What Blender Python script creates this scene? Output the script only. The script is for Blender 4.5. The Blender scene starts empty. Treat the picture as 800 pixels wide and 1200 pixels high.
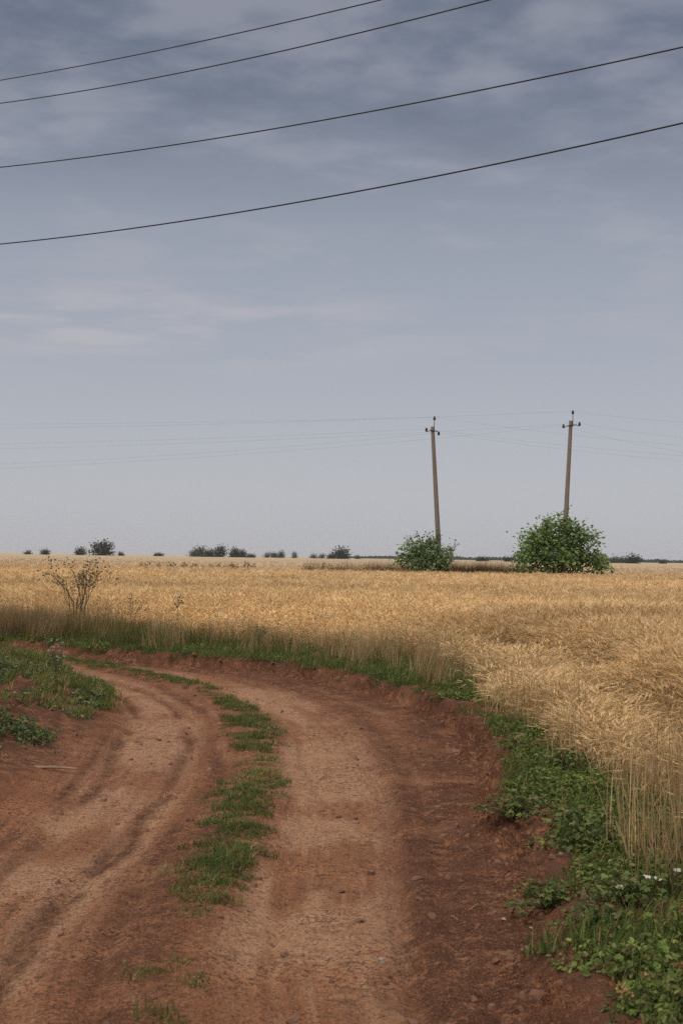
import bpy, math, random
import numpy as np
from mathutils import Vector, Matrix

SC = bpy.context.scene
COL = SC.collection
R = math.radians
RNG = np.random.default_rng(7)
random.seed(7)

# ------------------------------------------------------------------ camera
CAM_H = 1.6
PITCH = math.atan(0.0318)
ROLL = math.atan(0.015)
FPX = 1667.0
F = np.array([0, math.cos(PITCH), math.sin(PITCH)])
R0 = np.array([1.0, 0, 0]); U0 = np.array([0, -math.sin(PITCH), math.cos(PITCH)])
RT = math.cos(ROLL) * R0 + math.sin(ROLL) * U0
UP = -math.sin(ROLL) * R0 + math.cos(ROLL) * U0
EYE = np.array([0, 0, CAM_H])

cd = bpy.data.cameras.new('camera')
cam = bpy.data.objects.new('camera', cd)
COL.objects.link(cam)
m = Matrix(((RT[0], UP[0], -F[0], 0), (RT[1], UP[1], -F[1], 0), (RT[2], UP[2], -F[2], CAM_H), (0, 0, 0, 1)))
cam.matrix_world = m
cd.lens = 50; cd.sensor_width = 36; cd.sensor_fit = 'AUTO'
cd.clip_start = 0.1; cd.clip_end = 20000
cd.dof.use_dof = True; cd.dof.focus_distance = 22; cd.dof.aperture_fstop = 8.0
SC.camera = cam


def ray(px, py):
    return F + (px - 400) / FPX * RT + (600 - py) / FPX * UP


def gp(px, py, z=0.0):
    """point of the plane z seen at a photo position"""
    d = ray(px, py)
    t = (z - CAM_H) / d[2]
    return EYE + d * t


def at(px, py, Y):
    """point at depth Y seen at a photo position"""
    d = ray(px, py)
    return EYE + d * (Y / d[1])


# ------------------------------------------------------------------ noise
_tab = np.random.default_rng(99).random((256, 256))


def vnoise(x, y, seed=0):
    x = np.asarray(x, float) + seed * 17.37; y = np.asarray(y, float) + seed * 9.71
    xi = np.floor(x).astype(np.int64); yi = np.floor(y).astype(np.int64)
    fx = x - xi; fy = y - yi
    fx = fx * fx * (3 - 2 * fx); fy = fy * fy * (3 - 2 * fy)
    a = _tab[xi & 255, yi & 255]; b = _tab[(xi + 1) & 255, yi & 255]
    c = _tab[xi & 255, (yi + 1) & 255]; d = _tab[(xi + 1) & 255, (yi + 1) & 255]
    return (a * (1 - fx) + b * fx) * (1 - fy) + (c * (1 - fx) + d * fx) * fy


def fbm(x, y, scale, octv=4, seed=0):
    s = 0; amp = 1; tot = 0; f = 1.0 / scale
    for o in range(octv):
        s = s + amp * vnoise(x * f, y * f, seed + o * 3); tot += amp
        amp *= 0.5; f *= 2.03
    return s / tot          # 0..1


def sst(a, b, x):
    t = np.clip((x - a) / (b - a), 0, 1)
    return t * t * (3 - 2 * t)


def gauss(x, w):
    return np.exp(-(x / w) ** 2)


# ------------------------------------------------------------------ layout curves (world metres)
def resample(pts, step=0.12):
    P = np.array([p[:2] for p in pts], float)
    # Catmull-Rom
    out = []
    n = len(P)
    for i in range(n - 1):
        p0 = P[max(i - 1, 0)]; p1 = P[i]; p2 = P[i + 1]; p3 = P[min(i + 2, n - 1)]
        L = np.linalg.norm(p2 - p1)
        k = max(2, int(L / step))
        if L > 4:                               # straight run outside the frame
            for t in np.linspace(0, 1, k, endpoint=False): out.append(p1 * (1 - t) + p2 * t)
            continue
        for t in np.linspace(0, 1, k, endpoint=False):
            out.append(0.5 * ((2 * p1) + (-p0 + p2) * t + (2 * p0 - 5 * p1 + 4 * p2 - p3) * t * t + (-p0 + 3 * p1 - 3 * p2 + p3) * t ** 3))
    out.append(P[-1])
    return np.array(out)


class Curve:
    def __init__(s, pts):
        s.P = resample(pts)
        T = np.gradient(s.P, axis=0); T /= np.linalg.norm(T, axis=1)[:, None]
        s.T = T
        s.S = np.concatenate([[0], np.cumsum(np.linalg.norm(np.diff(s.P, axis=0), axis=1))])

    def sd(s, x, y):
        x = np.asarray(x, float).ravel(); y = np.asarray(y, float).ravel()
        S = np.empty_like(x); D = np.empty_like(x)
        CH = 20000
        for i in range(0, len(x), CH):
            q = np.stack([x[i:i + CH], y[i:i + CH]], 1)
            dx = q[:, None, 0] - s.P[None, :, 0]; dy = q[:, None, 1] - s.P[None, :, 1]
            d2 = dx * dx + dy * dy
            k = np.argmin(d2, axis=1)
            v = q - s.P[k]
            t = s.T[k]
            along = v[:, 0] * t[:, 0] + v[:, 1] * t[:, 1]
            cr = t[:, 0] * v[:, 1] - t[:, 1] * v[:, 0]
            S[i:i + CH] = s.S[k] + np.clip(along, -.1, .1)
            D[i:i + CH] = -np.sign(cr) * np.sqrt(d2[np.arange(len(k)), k])
        return S, D


g = lambda *a: [gp(px, py) for px, py in a]
STRIP = Curve([(-0.5, -12), (-0.6, 0), (-.62, 3.5)] + g((190, 1200), (205, 1110), (240, 1030), (275, 960), (300, 900), (298, 850), (272, 820), (210, 795), (130, 777), (50, 765), (0, 759.5)) + [(-12, 27.3), (-60, 50)])
WEDGE = Curve([(1.7, -12), (1.9, 0), (1.9, 5)] + g((830, 1010), (760, 968), (700, 938), (650, 905), (620, 878), (590, 848), (562, 812), (530, 797), (480, 784), (400, 773), (300, 763), (150, 754), (0, 748)) + [(-16, 33), (-60, 58)])
_rs, _rd = STRIP.sd(*np.array(g((690, 1200), (645, 1100), (615, 1000), (592, 930), (575, 880), (545, 850), (480, 820), (400, 798), (320, 784), (250, 776), (170, 770), (90, 764.5)))[:, :2].T)
_ls, _ld = STRIP.sd(*np.array(g((0, 915), (70, 880), (135, 838), (125, 806), (85, 787), (55, 776), (0, 769)))[:, :2].T)


def edges(S):
    Rr = np.interp(S, _rs, _rd); Ll = np.interp(S, _ls, _ld)
    return Ll, Rr


def ground(x, y):
    """height and surface fields of the ground at x, y"""
    x = np.asarray(x, float).ravel(); y = np.asarray(y, float).ravel()
    n = len(x)
    o = {k: np.zeros(n) for k in ('z', 's', 'd', 'pale', 'dark', 'road', 'green', 'wd')}
    o['d'][:] = 50; o['wd'][:] = 50
    near = (np.abs(x) < 45) & (y < 50) & (y > -12)
    o['z'][:] = (fbm(x, y, 3.0, 3, 4) - .5) * .06
    if not near.any(): return o
    X = x[near]; Y = y[near]
    S, D = STRIP.sd(X, Y)
    _, W = WEDGE.sd(X, Y)
    Ll, Rr = edges(S)
    wob = (fbm(X, Y, .9, 4, 11) - .5)
    fine = (fbm(X, Y, .16, 4, 12) - .5)
    lump = (fbm(X, Y, .42, 4, 13) - .5)
    dr = D - (Rr + wob * .35)                    # + outside right edge
    dl = (Ll + wob * .5) - D                     # + outside left edge
    road = sst(.12, -.12, dr) * sst(.2, -.2, dl)
    cs = np.interp(S, [0, 18.5, 23, 26, 36, 60], [.10, .35, 1, 1, .75, .6])   # scarp is sharp round the bend
    crumb = (fbm(X, Y, .09, 3, 14) - .5)
    z = (fbm(X, Y, 3.0, 3, 4) - .5) * .05 + lump * .018 + fine * .016 + crumb * .012
    we = wob * .22 + (fbm(S, S * 0 + 3, 1.7, 3, 86) - .5) * .2
    rut_r = sst(.12, .34, D + we) * sst(1.06, .94, D + we * .5); rut_l = sst(-1.42, -1.18, D + we) * sst(-.40, -.58, D + we)
    z += road * (-.07 - .035 * rut_r - .03 * rut_l - lump * .02)
    z += .03 * gauss(D, .28) * road
    # thin tyre lines pressed into the surface
    for c, w in ((-.62, .035), (-1.15, .04), (-.33, .05), (.42, .04), (.95, .045), (1.2, .06)):
        cc = c + (fbm(S, S * 0 + c * 7, 2.2, 2, 21) - .5) * .22
        z -= road * .028 * gauss(D - cc, w) * sst(.35, .6, fbm(S, D * .2, 1.3, 2, 23))
    # tread bars across the tyre marks
    z += road * .004 * np.sin(S * 46 + fine * 6) * (rut_l + rut_r) * sst(.45, .65, fbm(X, Y, 1.1, 2, 31))
    # the scarp: soil pushed up along the outer edge
    de = dr + fine * .35 + crumb * .22
    z += cs * (.075 * sst(-.07, .03, de) + .035 * gauss(de - .10, .10) + .03 * sst(.0, .3, de))
    z += cs * .10 * (np.maximum(fine, -.1) + crumb) * gauss(dr, .22)
    # loose clods in the dark band inside the scarp
    z += .05 * np.maximum(fine + lump * .5 - .08, 0) * gauss(dr + .3, .35)
    # mound of tipped soil left of the bend
    md = sst(0.05, 1.0, dl) * sst(9.5, 12.0, Y) * sst(27, 21, Y) * sst(-16, -9, X)
    z += md * (.17 + .22 * lump + .22 * fine + .14 * np.maximum(crumb, -.1))
    z += sst(0, .8, dl) * .05
    vis = np.exp(-np.maximum(0, -dr) * 0)
    patch = fbm(X, Y, .75, 4, 41); streak = fbm(S * .35, D * 4.5, .8, 4, 42)
    pale = (np.clip(rut_r * 1.0 + rut_l * .95, 0, 1)) * (.15 + .85 * sst(.38, .54, patch * .6 + streak * .4))
    pale = np.maximum(pale, .35 * sst(.5, .75, streak))
    pale += .8 * gauss(X + .12, .34) * gauss(Y - 12.4, 1.3) * sst(.42, .55, fbm(X, Y * .5, .35, 4, 77))
    pale += .6 * gauss(X + 1.62, .3) * gauss(Y - 8.8, 1.6) * sst(.42, .58, fbm(X, Y * .5, .4, 4, 78))
    # a narrow dusty wheel line in the left track, with a dark lip beside it
    seg = sst(5.2, 6.0, Y) * sst(10.4, 9.2, Y)
    ln = D + .74 + (fbm(S, S * 0, 1.6, 3, 87) - .5) * .18
    pale = np.maximum(pale, .95 * gauss(ln, .055) * seg * sst(.3, .45, fbm(X, Y, .5, 3, 88)))
    pale = np.maximum(pale, .8 * gauss(D - .42, .05) * sst(7.2, 6.0, Y) * sst(.4, .55, fbm(X, Y, .4, 3, 89)))
    pale = np.clip(pale, 0, 1) * road
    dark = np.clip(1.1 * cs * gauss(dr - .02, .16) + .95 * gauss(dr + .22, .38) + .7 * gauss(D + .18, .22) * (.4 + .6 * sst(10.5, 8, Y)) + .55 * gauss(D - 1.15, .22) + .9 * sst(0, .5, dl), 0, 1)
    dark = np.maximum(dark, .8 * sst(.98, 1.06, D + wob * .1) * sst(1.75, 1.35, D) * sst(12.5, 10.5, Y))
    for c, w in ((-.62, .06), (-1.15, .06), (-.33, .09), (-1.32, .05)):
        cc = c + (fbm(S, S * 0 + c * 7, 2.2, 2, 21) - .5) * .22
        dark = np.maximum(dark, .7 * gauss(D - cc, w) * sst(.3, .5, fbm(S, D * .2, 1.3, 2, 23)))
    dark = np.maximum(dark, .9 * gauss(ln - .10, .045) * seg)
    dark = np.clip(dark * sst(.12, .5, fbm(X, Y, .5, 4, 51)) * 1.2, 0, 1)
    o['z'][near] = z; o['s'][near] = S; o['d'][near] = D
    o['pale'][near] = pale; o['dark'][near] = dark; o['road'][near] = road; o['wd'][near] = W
    o['dr'] = np.full(n, 50.0); o['dl'] = np.full(n, 50.0)
    o['dr'][near] = dr; o['dl'][near] = dl
    return o


# ------------------------------------------------------------------ helpers
def tag(o, label=None, cat=None, group=None, kind=None):
    if label: o['label'] = label
    if cat: o['category'] = cat
    if group: o['group'] = group
    if kind: o['kind'] = kind
    return o


def empty(name, loc, rz=0):
    o = bpy.data.objects.new(name, None); COL.objects.link(o)
    o.location = loc; o.rotation_euler = (0, 0, rz); o.empty_display_size = .2
    return o


class MB:
    """collects vertices, faces, and one colour per vertex"""
    def __init__(s): s.v = []; s.f = []; s.c = []

    def add(s, vs, fs, c=(1, 1, 1)):
        b = len(s.v)
        s.v.extend([tuple(v) for v in vs])
        s.f.extend([tuple(i + b for i in f) for f in fs])
        s.c.extend([c] * len(vs) if not isinstance(c, list) else c)

    def ribbon(s, p, az, lean, L, w, bend, n=3, c=(1, 1, 1), tip=.1):
        """a tapering blade: starts leaning by lean towards az and bends further over"""
        p = np.array(p, float); d = np.array([math.cos(az), math.sin(az), 0])
        side = np.array([-math.sin(az + .4), math.cos(az + .4), 0])
        vs = []
        a = lean
        for i in range(n + 1):
            t = i / n
            ww = w * (1 - t * (1 - tip)) * .5
            vs += [p - side * ww, p + side * ww]
            p = p + (d * math.sin(a) + np.array([0, 0, 1]) * math.cos(a)) * L / n
            a += bend / n
        s.add(vs, [(2 * i, 2 * i + 1, 2 * i + 3, 2 * i + 2) for i in range(n)], c)
        return p, a

    def tube(s, pts, r0, r1, sides=6, c=(1, 1, 1), cap=True):
        pts = [np.array(p, float) for p in pts]; n = len(pts)
        vs = []; fs = []
        for i, p in enumerate(pts):
            t = pts[min(i + 1, n - 1)] - pts[max(i - 1, 0)]; t = t / (np.linalg.norm(t) + 1e-9)
            a = np.cross(t, [0, 0, 1.0]) if abs(t[2]) < .95 else np.cross(t, [0, 1.0, 0])
            a /= np.linalg.norm(a); b = np.cross(t, a)
            r = r0 + (r1 - r0) * i / max(1, n - 1)
            for k in range(sides):
                q = 2 * math.pi * k / sides
                vs.append(p + a * math.cos(q) * r + b * math.sin(q) * r)
        for i in range(n - 1):
            for k in range(sides):
                k2 = (k + 1) % sides
                fs.append((i * sides + k, i * sides + k2, (i + 1) * sides + k2, (i + 1) * sides + k))
        if cap:
            fs.append(tuple(range(sides))[::-1]); fs.append(tuple((n - 1) * sides + k for k in range(sides)))
        s.add(vs, fs, c)

    def lathe(s, prof, base, axis=(0, 0, 1), sides=10, c=(1, 1, 1)):
        ax = np.array(axis, float); ax /= np.linalg.norm(ax)
        a = np.cross(ax, [0, 0, 1.0]) if abs(ax[2]) < .95 else np.cross(ax, [0, 1.0, 0])
        a /= np.linalg.norm(a); b = np.cross(ax, a)
        vs = []; fs = []
        for r, h in prof:
            for k in range(sides):
                q = 2 * math.pi * k / sides
                vs.append(np.array(base) + ax * h + (a * math.cos(q) + b * math.sin(q)) * r)
        n = len(prof)
        for i in range(n - 1):
            for k in range(sides):
                k2 = (k + 1) % sides
                fs.append((i * sides + k, i * sides + k2, (i + 1) * sides + k2, (i + 1) * sides + k))
        fs.append(tuple(range(sides))[::-1]); fs.append(tuple((n - 1) * sides + k for k in range(sides)))
        s.add(vs, fs, c)

    def leaf(s, p, nrm, az, L, w, c=(1, 1, 1), fold=.15):
        """pointed six-cornered leaf folded along its midrib"""
        nrm = np.array(nrm, float); nrm /= np.linalg.norm(nrm) + 1e-9
        u = np.array([math.cos(az), math.sin(az), 0]); u = u - nrm * u.dot(nrm)
        if np.linalg.norm(u) < 1e-3: u = np.array([nrm[2], 0, -nrm[0]])
        u /= np.linalg.norm(u); v = np.cross(nrm, u)
        p = np.array(p, float)
        up = nrm * fold * w
        vs = [p, p + u * L * .35 + v * w * .5 + up, p + u * L * .72 + v * w * .38 + up, p + u * L, p + u * L * .72 - v * w * .38 + up, p + u * L * .35 - v * w * .5 + up]
        s.add(vs, [(0, 1, 2, 3), (0, 3, 4, 5)], c)

    def mesh(s, name, mat, smooth=False):
        me = bpy.data.meshes.new(name)
        me.from_pydata(s.v, [], s.f)
        ca = me.color_attributes.new('col', 'FLOAT_COLOR', 'POINT')
        arr = np.ones((len(s.v), 4), np.float32); arr[:, :3] = np.array(s.c, np.float32)[:, :3]
        ca.data.foreach_set('color', arr.ravel())
        me.materials.append(mat)
        if smooth: me.polygons.foreach_set('use_smooth', [True] * len(me.polygons))
        me.update()
        return me

    def build(s, name, mat, parent=None, loc=None, smooth=False):
        o = bpy.data.objects.new(name, s.mesh(name, mat, smooth)); COL.objects.link(o)
        if parent is not None: o.parent = parent
        if loc is not None: o.location = loc
        return o


# ------------------------------------------------------------------ materials
class NT:
    def __init__(s, tree): s.t = tree; s.n = tree.nodes; s.l = tree.links

    def new(s, typ, **kw):
        n = s.n.new(typ)
        for k, v in kw.items(): setattr(n, k, v)
        return n

    def link(s, a, b): s.l.new(a, b)

    def math(s, op, a, b=None, clamp=False):
        n = s.new('ShaderNodeMath', operation=op); n.use_clamp = clamp
        for i, v in enumerate((a, b)):
            if v is None: continue
            if isinstance(v, (int, float)): n.inputs[i].default_value = v
            else: s.link(v, n.inputs[i])
        return n.outputs[0]

    def mix(s, fac, a, b, blend='MIX'):
        n = s.new('ShaderNodeMix', data_type='RGBA', blend_type=blend)
        for sock, v in ((n.inputs[0], fac), (n.inputs[6], a), (n.inputs[7], b)):
            if isinstance(v, (int, float)): sock.default_value = v
            elif isinstance(v, tuple): sock.default_value = (*v[:3], 1)
            else: s.link(v, sock)
        return n.outputs[2]

    def noise(s, vec, scale, detail=4, rough=.55, dist=0):
        n = s.new('ShaderNodeTexNoise')
        n.inputs['Scale'].default_value = scale; n.inputs['Detail'].default_value = detail
        n.inputs['Roughness'].default_value = rough; n.inputs['Distortion'].default_value = dist
        if vec is not None: s.link(vec, n.inputs['Vector'])
        return n.outputs['Fac']

    def ramp(s, fac, lo, hi):
        n = s.new('ShaderNodeMapRange', interpolation_type='SMOOTHSTEP')
        n.inputs[1].default_value = lo; n.inputs[2].default_value = hi
        s.link(fac, n.inputs[0])
        return n.outputs[0]

    def attr(s, name, kind='GEOMETRY', out='Fac'):
        n = s.new('ShaderNodeAttribute', attribute_name=name, attribute_type=kind)
        return n.outputs[out]


def new_mat(name):
    mt = bpy.data.materials.new(name); mt.use_nodes = True
    t = NT(mt.node_tree); t.n.clear()
    out = t.new('ShaderNodeOutputMaterial')
    return mt, t, out


def plain(name, col, rough=.7, var=.25, scale=8, metal=0, bump=0.0, attr=False):
    mt, t, out = new_mat(name)
    b = t.new('ShaderNodeBsdfPrincipled')
    tc = t.new('ShaderNodeTexCoord').outputs['Object']
    nz = t.noise(tc, scale, 5)
    c = t.mix(t.ramp(nz, .3, .7), tuple(x * (1 - var) for x in col), tuple(min(1, x * (1 + var)) for x in col))
    if attr: c = t.mix(1.0, c, t.attr('col', out='Color'), 'MULTIPLY')
    t.link(c, b.inputs['Base Color'])
    b.inputs['Roughness'].default_value = rough; b.inputs['Metallic'].default_value = metal
    if bump:
        bp = t.new('ShaderNodeBump'); bp.inputs['Strength'].default_value = bump
        t.link(nz, bp.inputs['Height']); t.link(bp.outputs[0], b.inputs['Normal'])
    t.link(b.outputs[0], out.inputs[0])
    return mt


def leafy(name, trans=.3, rough=.6, spec=.25, instancer=True, objvar=.25):
    """thin plant matter: vertex colour times per-plant tint, partly translucent"""
    mt, t, out = new_mat(name)
    b = t.new('ShaderNodeBsdfPrincipled'); tr = t.new('ShaderNodeBsdfTranslucent'); mx = t.new('ShaderNodeMixShader')
    c = t.attr('col', out='Color')
    if instancer: c = t.mix(1.0, c, t.attr('tint', 'INSTANCER', 'Color'), 'MULTIPLY')
    rnd = t.new('ShaderNodeObjectInfo').outputs['Random']
    f = t.math('ADD', t.math('MULTIPLY', rnd, objvar * 2), 1 - objvar)
    hs = t.new('ShaderNodeHueSaturation'); t.link(c, hs.inputs['Color']); t.link(f, hs.inputs['Value'])
    t.link(hs.outputs[0], b.inputs['Base Color']); t.link(hs.outputs[0], tr.inputs['Color'])
    b.inputs['Roughness'].default_value = rough; b.inputs['Specular IOR Level'].default_value = spec
    mx.inputs[0].default_value = trans
    t.link(b.outputs[0], mx.inputs[1]); t.link(tr.outputs[0], mx.inputs[2]); t.link(mx.outputs[0], out.inputs[0])
    return mt


M_STRAW = leafy('ripe_straw', .25, .55, .3, objvar=.18)
M_GRASS = leafy('green_grass', .3, .65, .15)
M_WEED = leafy('weed_leaf', .25, .65, .15)
M_LEAF = leafy('bush_leaf', .35, .6, .2, instancer=False, objvar=0)
M_PLANT = leafy('single_plant', .25, .5, .3, instancer=False, objvar=0.05)
M_BARK = plain('bark', (.10, .07, .05), .9, .4, 14, bump=.4)
M_POLE = None
M_WIRE = plain('black_cable', (.012, .012, .014), .55, .2, 3)
M_FWIRE = plain('aluminium_wire', (.06, .06, .065), .5, .2, 3)
M_IRON = plain('rusty_iron', (.025, .018, .016), .7, .4, 30)
M_INSUL = plain('brown_porcelain', (.018, .012, .010), .2, .2, 10)
M_STONE = plain('pale_stone', (.33, .25, .20), .85, .3, 40, bump=.3)
M_CLOD = plain('soil_clod', (.17, .085, .053), .95, .4, 25, bump=.6)

mt, t, out = new_mat('weathered_pole_wood')
b = t.new('ShaderNodeBsdfPrincipled'); tc = t.new('ShaderNodeTexCoord').outputs['Object']
mp = t.new('ShaderNodeMapping'); mp.inputs['Scale'].default_value = (26, 26, .8); t.link(tc, mp.inputs[0])
mp2 = t.new('ShaderNodeMapping'); mp2.inputs['Scale'].default_value = (2, 2, .5); t.link(tc, mp2.inputs[0])
n1 = t.noise(mp.outputs[0], 1.0, 6); n2 = t.noise(mp2.outputs[0], 1.0, 4)
c = t.mix(t.ramp(n1, .3, .7), (.13, .10, .08), (.27, .215, .175))
c = t.mix(t.ramp(n2, .35, .7), c, (.18, .15, .13))
t.link(c, b.inputs['Base Color']); b.inputs['Roughness'].default_value = .9
bp = t.new('ShaderNodeBump'); bp.inputs['Strength'].default_value = .5; bp.inputs['Distance'].default_value = .01
t.link(n1, bp.inputs['Height']); t.link(bp.outputs[0], b.inputs['Normal']); t.link(b.outputs[0], out.inputs[0])
M_POLE = mt

# ---- earth
mt, t, out = new_mat('red_brown_earth')
b = t.new('ShaderNodeBsdfPrincipled')
tc = t.new('ShaderNodeTexCoord').outputs['Object']
n_f = t.noise(tc, 42, 6, .65); n_m = t.noise(tc, 9, 5, .6); n_l = t.noise(tc, 1.6, 5, .6); n_xf = t.noise(tc, 160, 4, .6)
cx = t.new('ShaderNodeCombineXYZ')
t.link(t.math('MULTIPLY', t.attr('s'), .8), cx.inputs[0]); t.link(t.math('MULTIPLY', t.attr('d'), 14), cx.inputs[1])
n_s = t.noise(cx.outputs[0], 1.0, 6, .62, .3)
cx2 = t.new('ShaderNodeCombineXYZ')
t.link(t.math('MULTIPLY', t.attr('s'), 12), cx2.inputs[0]); t.link(t.math('MULTIPLY', t.attr('d'), 2.4), cx2.inputs[1])
n_t = t.noise(cx2.outputs[0], 1.0, 4, .6, .4)           # cross ripples
road = t.attr('road')
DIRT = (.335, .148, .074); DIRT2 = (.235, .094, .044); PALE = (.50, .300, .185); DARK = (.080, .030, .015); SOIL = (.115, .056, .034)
c = t.mix(t.ramp(n_l, .35, .65), DIRT2, DIRT)
c = t.mix(t.math('MULTIPLY', t.ramp(n_s, .52, .66), t.math('MULTIPLY', road, .38)), c, PALE)
c = t.mix(t.math('MULTIPLY', t.ramp(n_s, .46, .34), t.math('MULTIPLY', road, .42)), c, DARK)
c = t.mix(t.math('MULTIPLY', t.ramp(n_t, .56, .75), t.math('MULTIPLY', road, .3)), c, DARK)
pf = t.math('MULTIPLY', t.attr('pale'), t.ramp(t.math('ADD', t.math('MULTIPLY', n_m, .6), t.math('MULTIPLY', n_f, .4)), .3, .56))
c = t.mix(t.math('MULTIPLY', pf, .8), c, PALE)
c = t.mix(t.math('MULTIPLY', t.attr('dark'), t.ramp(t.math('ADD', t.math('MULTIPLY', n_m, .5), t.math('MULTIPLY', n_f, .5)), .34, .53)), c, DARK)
c = t.mix(t.math('MULTIPLY', t.ramp(n_f, .50, .62), .72), c, DARK)
c = t.mix(t.math('MULTIPLY', t.ramp(n_m, .56, .68), .45), c, DARK)
c = t.mix(t.math('MULTIPLY', t.ramp(n_xf, .54, .64), .55), c, PALE)
n_g = t.noise(tc, 85, 5, .7)
c = t.mix(t.math('MULTIPLY', t.ramp(n_g, .52, .60), .6), c, DARK)
vo = t.new('ShaderNodeTexVoronoi', feature='DISTANCE_TO_EDGE'); vo.inputs['Scale'].default_value = 9
wv = t.new('ShaderNodeVectorMath', operation='ADD'); t.link(tc, wv.inputs[0])
nv = t.new('ShaderNodeTexNoise'); nv.inputs['Scale'].default_value = 14; nv.inputs['Detail'].default_value = 4; t.link(tc, nv.inputs['Vector'])
nsc = t.new('ShaderNodeVectorMath', operation='SCALE'); nsc.inputs['Scale'].default_value = .22; t.link(nv.outputs['Color'], nsc.inputs[0]); t.link(nsc.outputs[0], wv.inputs[1]); t.link(wv.outputs[0], vo.inputs['Vector'])
crk = t.math('MULTIPLY', t.ramp(vo.outputs['Distance'], .035, .0), t.ramp(n_l, .42, .58))
c = t.mix(t.math('MULTIPLY', crk, .7), c, DARK)
sf = t.math('SUBTRACT', 1.0, road, True)
c = t.mix(t.math('MULTIPLY', sf, t.ramp(n_m, .35, .6)), c, SOIL)
t.link(c, b.inputs['Base Color'])
b.inputs['Roughness'].default_value = .95; b.inputs['Specular IOR Level'].default_value = .15
hgt = t.math('SUBTRACT', t.math('ADD', t.math('ADD', t.math('MULTIPLY', n_f, .5), t.math('MULTIPLY', n_m, .8)), t.math('ADD', t.math('MULTIPLY', n_xf, .25), t.math('MULTIPLY', n_s, .5))), t.math('MULTIPLY', crk, .3))
bp = t.new('ShaderNodeBump'); bp.inputs['Strength'].default_value = .9; bp.inputs['Distance'].default_value = .035
t.link(hgt, bp.inputs['Height']); t.link(bp.outputs[0], b.inputs['Normal']); t.link(b.outputs[0], out.inputs[0])
M_EARTH = mt

# ---- far wheat canopy
def canopy_mat(name, c0, c1, c2):
    mt, t, out = new_mat(name)
    b = t.new('ShaderNodeBsdfPrincipled')
    tc = t.new('ShaderNodeTexCoord').outputs['Object']
    mp = t.new('ShaderNodeMapping'); mp.inputs['Scale'].default_value = (.35, 1, 1); t.link(tc, mp.inputs[0])
    a = t.noise(mp.outputs[0], .09, 5, .6); f = t.noise(tc, 3.5, 5, .7); x = t.noise(tc, 14, 4, .7)
    c = t.mix(t.ramp(a, .35, .65), c0, c1)
    c = t.mix(t.math('MULTIPLY', t.ramp(f, .5, .7), .6), c, c2)
    c = t.mix(t.math('MULTIPLY', t.ramp(x, .5, .7), .4), c, c2)
    t.link(c, b.inputs['Base Color']); b.inputs['Roughness'].default_value = .9; b.inputs['Specular IOR Level'].default_value = .1
    bp = t.new('ShaderNodeBump'); bp.inputs['Strength'].default_value = 1; bp.inputs['Distance'].default_value = .12
    t.link(t.math('ADD', f, x), bp.inputs['Height']); t.link(bp.outputs[0], b.inputs['Normal']); t.link(b.outputs[0], out.inputs[0])
    return mt


M_CAN = canopy_mat('ripe_wheat_mass', (.66, .47, .25), (.72, .52, .29), (.48, .33, .17))
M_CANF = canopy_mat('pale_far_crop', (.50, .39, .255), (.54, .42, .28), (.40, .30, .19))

# ------------------------------------------------------------------ ground sheet
def graded(lo, hi, step, ext_lo, ext_hi, grow):
    a = list(np.arange(lo, hi, step))
    s = step; v = a[-1]; up = []
    while v < ext_hi: s *= grow; v += s; up.append(v)
    s = step; v = lo; dn = []
    while v > ext_lo: s *= grow; v -= s; dn.append(v)
    return np.array(dn[::-1] + a + up)


def grid_mesh(name, xs, ys, Z, mat, attrs=None, keep=None, smooth=True):
    nx, ny = len(xs), len(ys)
    X, Y = np.meshgrid(xs, ys)
    co = np.stack([X.ravel(), Y.ravel(), Z.ravel()], 1).astype(np.float32)
    i = np.arange(nx * ny).reshape(ny, nx)
    q = np.stack([i[:-1, :-1], i[:-1, 1:], i[1:, 1:], i[1:, :-1]], -1).reshape(-1, 4)
    if keep is not None: q = q[keep[q].all(axis=1)]
    me = bpy.data.meshes.new(name)
    me.vertices.add(len(co)); me.vertices.foreach_set('co', co.ravel())
    me.loops.add(q.size); me.loops.foreach_set('vertex_index', q.ravel().astype(np.int32))
    me.polygons.add(len(q)); me.polygons.foreach_set('loop_start', np.arange(0, q.size, 4, dtype=np.int32))
    me.polygons.foreach_set('use_smooth', np.ones(len(q), bool))
    for k, a in (attrs or {}).items():
        at_ = me.attributes.new(k, 'FLOAT', 'POINT'); at_.data.foreach_set('value', np.asarray(a, np.float32).ravel())
    me.materials.append(mat); me.update(); me.validate()
    o = bpy.data.objects.new(name, me); COL.objects.link(o)
    return o


xs = graded(-3.6, 3.0, .03, -4000, 4000, 1.055)
ys = graded(4.2, 10, .03, -30, 5000, 1.0105)
ys = ys[(ys > -31)]
X, Y = np.meshgrid(xs, ys)
G = ground(X, Y)
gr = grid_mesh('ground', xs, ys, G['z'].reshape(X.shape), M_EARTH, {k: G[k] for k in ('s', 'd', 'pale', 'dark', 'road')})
tag(gr, kind='structure')

# ------------------------------------------------------------------ instancing of uncountable plants (stuff)
def proto_collection(name, meshes):
    c = bpy.data.collections.new(name)
    for i, me in enumerate(meshes):
        o = bpy.data.objects.new('%s_%02d' % (name, i), me); c.objects.link(o)
    return c


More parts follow.
